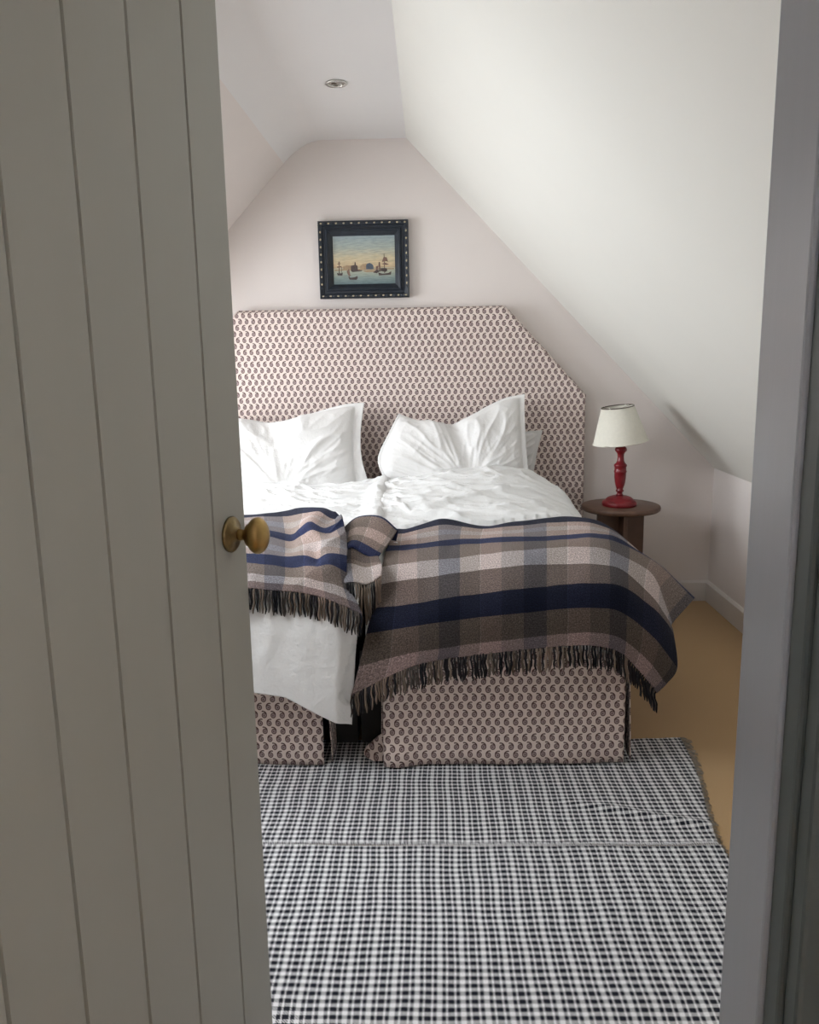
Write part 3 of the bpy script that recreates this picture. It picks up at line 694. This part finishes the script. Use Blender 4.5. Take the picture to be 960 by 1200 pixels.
def right_duvet():
    ny, nx = 300, 200
    # across: from the gap (x=-0.24) to the right edge and down the side; along: head to foot then down
    G = np.zeros((ny, nx, 3)); UV = np.zeros((ny, nx, 2))
    cs = np.array([[-0.235, 0.0], [-0.1, 0.012], [0.15, 0.012], [0.4, 0.006], [0.55, -0.008], [0.64, -0.03], [0.71, -0.075], [0.76, -0.14], [0.79, -0.22], [0.80, -0.30]])
    rs = np.array([[4.36, 0.745], [4.345, 0.80], [4.27, 0.845], [4.12, 0.832], [3.9, 0.785], [3.6, 0.715], [3.3, 0.705], [3.0, 0.70], [2.86, 0.655], [2.785, 0.60], [2.745, 0.54], [2.735, 0.44]])
    C = cr(cs, np.linspace(0, len(cs) - 1, nx)); Rr = cr(rs, np.linspace(0, len(rs) - 1, ny))
    for i in range(ny):
        for j in range(nx):
            y, z = Rr[i]; x, dz = C[j]
            headf = float(sm(3.6, 4.2, y)); ff = float(sm(0.64, 0.70, z)) if y < 3.0 else 1.0
            hump = headf * (-0.055 * float(sm(0.35, 0.68, x)) - 0.05 * float(sm(0.15, -0.22, x)))
            edge = float(sm(3.05, 3.5, y)); top = max(edge, 0.12)
            wr = wrinkle(x * 1.05 + dz * 0.6, y) * top * (1.0 if dz > -0.06 else 0.5)
            yy = y - (0.05 * headf * math.sin(max(0, min(1, (x + 0.2) / 0.85)) * PI) * -0.6 if y > 4.2 else 0)
            G[i, j] = (x + (0.01 * nz(y * 6, dz * 5, 1) if dz < -0.05 else 0) * 1.0 - 0.03 * headf * float(sm(-0.03, -0.2, dz)), yy, max(z + dz * (0.9 if y > 2.9 else 1.0) + hump + wr, 0.40))
            UV[i, j] = (x, y)
    tuck(G, [GR, GL, GF, GT])
    o = grid_obj('duvet', G, MAT['linen'], None, UV, 0.006)
    return setp(o, 'white rumpled duvet under the long plaid throw, sloping over the bed side', 'duvet', 'white duvets')
right_duvet()
def left_duvet():
    ny, nx = 320, 200
    G = np.zeros((ny, nx, 3)); UV = np.zeros((ny, nx, 2))
    rs = np.array([[4.37, 0.73], [4.35, 0.77], [4.28, 0.785], [4.1, 0.775], [3.9, 0.755], [3.6, 0.735], [3.3, 0.725], [3.0, 0.715], [2.85, 0.695], [2.75, 0.665], [2.685, 0.61], [2.665, 0.53], [2.655, 0.45], [2.645, 0.37], [2.638, 0.29]])
    Rr = cr(rs, np.linspace(0, len(rs) - 1, ny))
    hem = np.array([on_y(px, py, 2.64)[[0, 2]] for px, py in ((150, 800), (250, 806), (297, 812), (335, 817), (370, 834), (395, 846), (413, 853))])
    for i in range(ny):
        y, z = Rr[i]
        fl = float(sm(2.95, 2.70, y))                               # 1 on the hanging foot
        drop = min(1, max(0, (0.64 - z) / 0.35)) if y < 2.8 else 0
        for j in range(nx):
            f = j / (nx - 1)
            xr = -0.205 - 0.055 * fl - 0.03 * drop + 0.012 * nz(y * 3, 4.4)
            x = -1.44 + (xr + 1.44) * f
            zz = z
            if drop > 0:
                zb = float(np.interp(x, hem[:, 0], hem[:, 1])); zz = 0.64 + (zb - 0.64) * drop
            side = -0.20 * float(sm(-1.2, -1.44, x))
            roll = 0.022 * math.exp(-((x - xr + 0.05) / 0.045) ** 2) * (1 - fl) - 0.035 * float(sm(xr - 0.03, xr, x)) * (1 - fl)
            top = max(float(sm(3.15, 3.6, y)), 0.12) * (1 - fl)
            wr = wrinkle(x + 3.3, y * 1.05 + 1.7) * top * 0.9
            yw = (0.016 * nz(x * 6, z * 2.5, 3.3) + 0.006 * nz(x * 15, z * 4, 8) + 0.03 * float(sm(xr - 0.06, xr, x))) * fl
            bul = 0.012 * math.exp(-((x + 0.56 + (0.5 - z) * 0.25) / 0.03) ** 2) * drop * float(sm(0.34, 0.46, z))
            G[i, j] = (x, y + yw - bul, zz + side + roll + wr); UV[i, j] = (x, y)
    tuck(G, [GL, GR, GF, GT])
    o = grid_obj('duvet', G, MAT['linen'], None, UV, 0.006)
    return setp(o, 'white duvet hanging over the bed foot below the short bunched throw', 'duvet', 'white duvets')
left_duvet()

# ------------------------------------------------------------------ rug
rug = empty('rug', (0, 1.9, 0))
setp(rug, 'black and white checked woven rug of two sewn panels at the bed foot', 'rug')
def rug_panel(y0, y1, n, xr0, xr1, uo):
    nx = 150; G = np.zeros((n, nx, 3)); UV = np.zeros((n, nx, 2))
    for i in range(n):
        f = i / (n - 1)
        for j in range(nx):
            g = j / (nx - 1); xr = xr0 + (xr1 - xr0) * f + 0.012 * math.sin(f * 5 + uo)
            x = -1.25 + (xr + 1.25) * g; y = y0 + (y1 - y0) * f + (0.012 * nz(x * 2.2, uo) if f < 1 else 0.0)
            y += 0.012 * nz(x * 1.7, 6.6)
            z = RUG_T - 0.002 + 0.0022 * nz(x * 5, y * 5, 1) + 0.0012 * nz(x * 13, y * 9, 4)
            if y > 2.25: z += 0.010 * math.exp(-((y - 2.40 + (x - 0.65) * 0.35) / 0.022) ** 2) * float(sm(0.35, 0.6, x))
            if y < FY + 0.3 and y > FY - 0.12: z = min(z, RUG_T)
            G[i, j] = (x, y, z); UV[i, j] = (x + uo, y)
    o = grid_obj('rug_panel', G, MAT['rug'], rug, UV, 0.004)
    return G
GB = rug_panel(2.93, 2.243, 110, 0.935, 0.855, 0.013)
GN = rug_panel(2.238, 0.98, 190, 0.85, 0.83, 0.0)
vs, fs = [], []
e = GB[-1]
rr = random.Random(8)
for j in range(0, len(e) - 1):
    for k in range(2):
        a = Vector(e[j]) * (1 - k / 2) + Vector(e[j + 1]) * (k / 2)
        tube(vs, fs, [a + Vector((rr.uniform(-.003, .003), 0.008, 0.0015)), a + Vector((0.002, -0.002, 0.0055)), a + Vector((0.006, -0.012, 0.0015))], 0.0019, 4)
o = pydata('seam', vs, fs, MAT['seam'], rug, True); o['kind'] = 'stuff'
vs, fs = [], []
for G, st in ((GB, 1), (GN, 2)):
    for i in range(0, len(G), 1):
        p = Vector(G[i, -1])
        for k in range(2 if st == 1 else 1):
            l = rr.uniform(0.006, 0.022) * (1.0 + 0.9 * max(0, (p.y - 2.6) / 0.3))
            tube(vs, fs, [p + Vector((-0.004, 0, 0)), p + Vector((l * 0.6, rr.uniform(-.008, .008), -0.002)), p + Vector((l, rr.uniform(-.012, .012), -0.0055))], 0.0012, 4)
for j in range(0, 150):
    p = Vector(GB[0, j]); tube(vs, fs, [p, p + Vector((rr.uniform(-.01, .01), rr.uniform(0.008, 0.02), -0.004))], 0.0013, 4)
o = pydata('fringe', vs, fs, MAT['rug_fringe'], rug, True); o['kind'] = 'stuff'

# ------------------------------------------------------------------ bedside table
TX, TY, TZ = 1.017, 4.35, 0.652
tb = empty('side_table', (TX, TY, 0))
setp(tb, 'round dark brown wooden side table with crossed-board base beside headboard', 'table')
lathe('tabletop', [(0.001, TZ - 0.028), (0.198, TZ - 0.028), (0.206, TZ - 0.022), (0.208, TZ - 0.012), (0.205, TZ - 0.003), (0.200, TZ), (0.001, TZ)], MAT['wood'], tb, (TX, TY, 0), 72)
box('base_board', (TX - 0.125, TY - 0.011, 0), (TX + 0.125, TY + 0.011, TZ - 0.029), MAT['wood'], tb, 0.002)
box('base_board', (TX - 0.011, TY - 0.125, 0), (TX + 0.011, TY - 0.0115, TZ - 0.029), MAT['wood'], tb, 0.002)
box('base_board', (TX - 0.011, TY + 0.0115, 0), (TX + 0.011, TY + 0.125, TZ - 0.029), MAT['wood'], tb, 0.002)
# ------------------------------------------------------------------ table lamp
lx, ly = 1.005, 4.33
lp = empty('table_lamp', (lx, ly, TZ))
setp(lp, 'red turned wooden table lamp with tilted cream shade', 'lamp')
pf = [(0.001, 0), (0.088, 0), (0.091, 0.004), (0.091, 0.014), (0.088, 0.022), (0.078, 0.027), (0.074, 0.028), (0.070, 0.034), (0.060, 0.041), (0.042, 0.047), (0.028, 0.050)]
lathe('base', [(r, z * 1.1) for r, z in pf] + [(0.001, 0.055)], MAT['red'], lp, (lx, ly, TZ), 56)
pf = [(0.001, 0.049), (0.020, 0.049), (0.015, 0.056), (0.0135, 0.064), (0.021, 0.069), (0.021, 0.073), (0.016, 0.078), (0.0215, 0.092), (0.027, 0.112), (0.030, 0.135), (0.0305, 0.158), (0.0335, 0.161), (0.0335, 0.166), (0.0305, 0.169),
      (0.0305, 0.186), (0.034, 0.189), (0.0335, 0.196), (0.024, 0.204), (0.0185, 0.214), (0.0165, 0.232), (0.0175, 0.246), (0.022, 0.254), (0.030, 0.261), (0.0315, 0.268), (0.028, 0.276), (0.018, 0.284), (0.001, 0.285)]
lathe('stem', [(r, z * 1.12) for r, z in pf], MAT['red'], lp, (lx, ly, TZ), 40)
lathe('bulb_holder', [(0.001, 0.319), (0.014, 0.319), (0.014, 0.326), (0.011, 0.33), (0.011, 0.37), (0.001, 0.37)], MAT['wire'], lp, (lx, ly, TZ), 20)
zb, zt_, rb, rtp = 0.338, 0.525, 0.142, 0.084
SM = Matrix.Translation((lx - 0.004, ly, TZ + zb)) @ Matrix.Rotation(math.radians(-6.5), 4, 'Y') @ Matrix.Rotation(math.radians(2), 4, 'X')
hh = zt_ - zb
sh = lathe('lamp_shade', [(rb, 0), (rtp, hh), (rtp - 0.002, hh), (rb - 0.002, 0), (rb, 0)], MAT['shade'], lp, mat4=SM, n=64, closed=False)
for z, r, m in ((0.002, rb, MAT['shade']), (hh, rtp - 0.001, MAT['wire'])):
    vs, fs = [], []
    tube(vs, fs, [SM @ Vector((r * math.cos(2 * PI * k / 48), r * math.sin(2 * PI * k / 48), z)) for k in range(49)], 0.003, 6)
    pydata('shade_rim', vs, fs, m, sh, True)
vs, fs = [], []
for k in range(3):
    a = 2 * PI * k / 3 + 0.4; tube(vs, fs, [SM @ Vector((0, 0, hh - 0.012)), SM @ Vector(((rtp - 0.002) * math.cos(a), (rtp - 0.002) * math.sin(a), hh - 0.002))], 0.0018, 5)
tube(vs, fs, [SM @ Vector((0, 0, hh - 0.012)), Vector((lx, ly, TZ + 0.37))], 0.003, 6)
pydata('shade_carrier', vs, fs, MAT['metal'], sh, True)

# ------------------------------------------------------------------ framed harbour painting
PXc, PZc, PW, PH = -0.3535, 1.983, 0.497, 0.412
pc = empty('framed_picture', (PXc, YB - 0.02, PZc)); PY = YB
setp(pc, 'small harbour painting in a dark frame edged with beading', 'picture')
MAT['frame'] = plain('blue_black_frame', (0.012, 0.018, 0.028), 0.35, 0.3, 30)
MAT['bead'] = plain('worn_gilt_bead', (0.42, 0.36, 0.24), 0.45, 0.3, 80)
def ring_profile(name, prof, mat):
    """mitred frame from (inset, depth) profile"""
    vs, fs = [], []
    n = len(prof)
    for sx, sz in ((-1, -1), (1, -1), (1, 1), (-1, 1)):
        for ins, dep in prof: vs.append((PXc + sx * (PW / 2 - ins), PY - dep, PZc + sz * (PH / 2 - ins)))
    for c in range(4):
        for i in range(n):
            a, b = c * n + i, c * n + (i + 1) % n; d, e2 = ((c + 1) % 4) * n + i, ((c + 1) % 4) * n + (i + 1) % n
            fs.append((a, b, e2, d))
    return pydata(name, vs, fs, mat, pc)
ring_profile('frame', [(0, 0.004), (0, 0.040), (0.004, 0.044), (0.022, 0.040), (0.026, 0.034), (0.040, 0.034), (0.044, 0.042), (0.050, 0.042), (0.054, 0.034), (0.058, 0.032), (0.080, 0.014), (0.080, 0.004)], MAT['frame'])
bme = bmesh.new(); bmesh.ops.create_icosphere(bme, subdivisions=1, radius=0.0062)
bmesh_me = bpy.data.meshes.new('bead'); bme.to_mesh(bmesh_me); bme.free(); bmesh_me.materials.append(MAT['bead'])
bme = bmesh.new(); bmesh.ops.create_icosphere(bme, subdivisions=1, radius=0.0042)
leaf_me = bpy.data.meshes.new('leaf_ornament'); bme.to_mesh(leaf_me); bme.free(); leaf_me.materials.append(MAT['frame'])
def bead(x, z, big, horiz):
    o = bpy.data.objects.new('bead' if big else 'leaf_ornament', bmesh_me if big else leaf_me); col.objects.link(o)
    o.parent = pc; o.matrix_parent_inverse = pc.matrix_world.inverted()
    o.location = (x, PY - 0.0425, z); o.scale = ((1.15, 0.6, 0.85) if horiz else (0.85, 0.6, 1.15)) if big else ((1.9, 0.8, 1.3) if horiz else (1.3, 0.8, 1.9))
for s in (-1, 1):
    for k in range(12):
        x = PXc - PW / 2 + 0.018 + (PW - 0.036) * k / 11
        bead(x, PZc + s * (PH / 2 - 0.013), True, True)
        if k < 11: bead(x + (PW - 0.036) / 22, PZc + s * (PH / 2 - 0.013), False, True)
    for k in range(9):
        z = PZc - PH / 2 + 0.018 + (PH - 0.036) * (k + 0.5) / 9.5
        if k > 0: bead(PXc + s * (PW / 2 - 0.013), z, True, False)
        bead(PXc + s * (PW / 2 - 0.013), z + (PH - 0.036) / 19, False, False)
cw, ch = PW - 0.15, PH - 0.15
def canvas_mat():
    m, nt, b = new_mat('painted_harbour', 0.5)
    u, v = uv_xy(nt)
    n = texnoise(nt, 5, 5, 'UV', stretch=(1.2, 2.8, 1)); vv = v + (X(n) - 0.5) * 0.22 * v.gt(0.36)
    c = ramp(nt, vv, [(0.0, (0.10, 0.15, 0.17)), (0.14, (0.20, 0.26, 0.25)), (0.33, (0.42, 0.42, 0.32)), (0.345, (0.40, 0.30, 0.19)), (0.375, (0.52, 0.40, 0.25)), (0.55, (0.50, 0.44, 0.30)), (0.75, (0.33, 0.37, 0.34)), (1.0, (0.27, 0.34, 0.37))])
    n2 = texnoise(nt, 8, 4, 'UV', stretch=(1, 5, 1))
    c = mixc(nt, 0.6, c, ramp(nt, n2, [(0.3, (0.8, 0.8, 0.8)), (0.7, (1.6, 1.55, 1.45))]), 'MULTIPLY')
    nt.links.new(c, b.inputs['Base Color']); return m
cx0, cz0 = PXc - cw / 2, PZc - ch / 2
cv = pydata('canvas', [(cx0, PY - 0.016, cz0), (cx0 + cw, PY - 0.016, cz0), (cx0 + cw, PY - 0.016, cz0 + ch), (cx0, PY - 0.016, cz0 + ch), (cx0, PY - 0.006, cz0), (cx0 + cw, PY - 0.006, cz0), (cx0 + cw, PY - 0.006, cz0 + ch), (cx0, PY - 0.006, cz0 + ch)],
            [(0, 1, 2, 3), (5, 4, 7, 6), (0, 4, 5, 1), (1, 5, 6, 2), (2, 6, 7, 3), (3, 7, 4, 0)], canvas_mat(), pc, uv=[(0, 0), (1, 0), (1, 1), (0, 1)] * 2)
P1 = plain('paint_umber', (0.065, 0.045, 0.042), 0.5, 0.3, 90); P2 = plain('paint_rust', (0.19, 0.11, 0.085), 0.5, 0.3, 90)
P3 = plain('paint_slate', (0.075, 0.095, 0.125), 0.5, 0.3, 90); P4 = plain('paint_ochre', (0.36, 0.25, 0.15), 0.5, 0.2, 90); P5 = plain('paint_haze', (0.36, 0.34, 0.24), 0.5, 0.2, 90)
lay = [0]
def paint(name, polys, mat):
    """flat painted shapes; coordinates 0..960 x 0..791 of the canvas view"""
    vs, fs = [], []; lay[0] += 1; y = PY - 0.016 - 0.00012 * lay[0]
    for p in polys:
        b = len(vs)
        for px, py in p: vs.append((cx0 + (px - 40) / 860 * cw, y, cz0 + ch - (py - 65) / 665 * ch))
        fs.append(tuple(range(b, b + len(p))))
    pydata(name, vs, fs, mat, cv)
paint('painted_shore', [[(60, 520), (300, 512), (500, 515), (880, 515), (880, 530), (500, 532), (60, 538)], [(180, 480), (230, 465), (320, 468), (320, 520), (180, 520)]], P4)
paint('painted_sheds', [[(415, 520), (415, 480), (450, 452), (510, 448), (520, 520)], [(440, 545), (520, 535), (700, 540), (690, 560), (500, 565)]], P4)
paint('painted_warehouse', [[(495, 525), (495, 470), (510, 448), (545, 438), (580, 455), (597, 480), (597, 525)]], P3)
paint('painted_fort', [[(285, 540), (288, 472), (320, 465), (335, 462), (338, 425), (352, 425), (355, 462), (378, 475), (380, 530), (440, 535), (438, 548), (305, 560)]], P1)
paint('painted_ship', [[(90, 565), (100, 600), (165, 604), (172, 562), (150, 572), (110, 572)], [(120, 410), (128, 410), (130, 570), (118, 570)], [(155, 480), (160, 480), (160, 570), (154, 570)]], P1)
paint('painted_sail', [[(100, 440), (145, 436), (140, 450), (104, 452)], [(92, 480), (150, 472), (158, 490), (96, 496)], [(110, 425), (136, 422), (136, 432), (112, 434)]], P2)
paint('painted_boat', [[(242, 612), (275, 635), (330, 630), (372, 612), (378, 640), (360, 665), (262, 660)], [(252, 520), (258, 520), (268, 628), (260, 628)]], P1)
paint('painted_sail', [[(226, 545), (262, 512), (272, 590), (285, 606), (250, 608), (236, 580)]], P2)
paint('painted_ship', [[(660, 570), (720, 590), (800, 580), (842, 558), (835, 604), (670, 612)], [(692, 552), (700, 512), (780, 515), (788, 548), (760, 565)], [(742, 320), (750, 320), (754, 580), (744, 580)], [(672, 430), (688, 430), (692, 560), (676, 560)], [(588, 570), (640, 530), (690, 548), (640, 582)]], P1)
paint('painted_sail', [[(740, 362), (782, 368), (800, 430), (775, 420), (712, 430)], [(708, 458), (760, 440), (815, 466), (770, 472)], [(668, 440), (690, 450), (694, 520), (666, 500)], [(630, 490), (660, 478), (665, 530), (632, 535)]], P2)

# ------------------------------------------------------------------ ceiling downlight
dl = empty('ceiling_downlight', (-0.385, 3.80, ZC))
setp(dl, 'small round recessed steel downlight in the white ceiling', 'light')
lathe('bezel', [(0.033, -0.001), (0.047, -0.001), (0.049, -0.004), (0.044, -0.008), (0.036, -0.008), (0.033, -0.005), (0.033, -0.001)], MAT['metal'], dl, (-0.385, 3.80, ZC), 40, closed=False)
lathe('lamp_face', [(0.001, -0.0032), (0.0325, -0.0032), (0.0325, -0.0015), (0.001, -0.0015)], MAT['metal'], dl, (-0.385, 3.80, ZC), 32)
lathe('lamp_capsule', [(0.001, -0.0045), (0.010, -0.006), (0.012, -0.0035), (0.001, -0.0033)], MAT['wire'], dl, (-0.395, 3.795, ZC), 16)
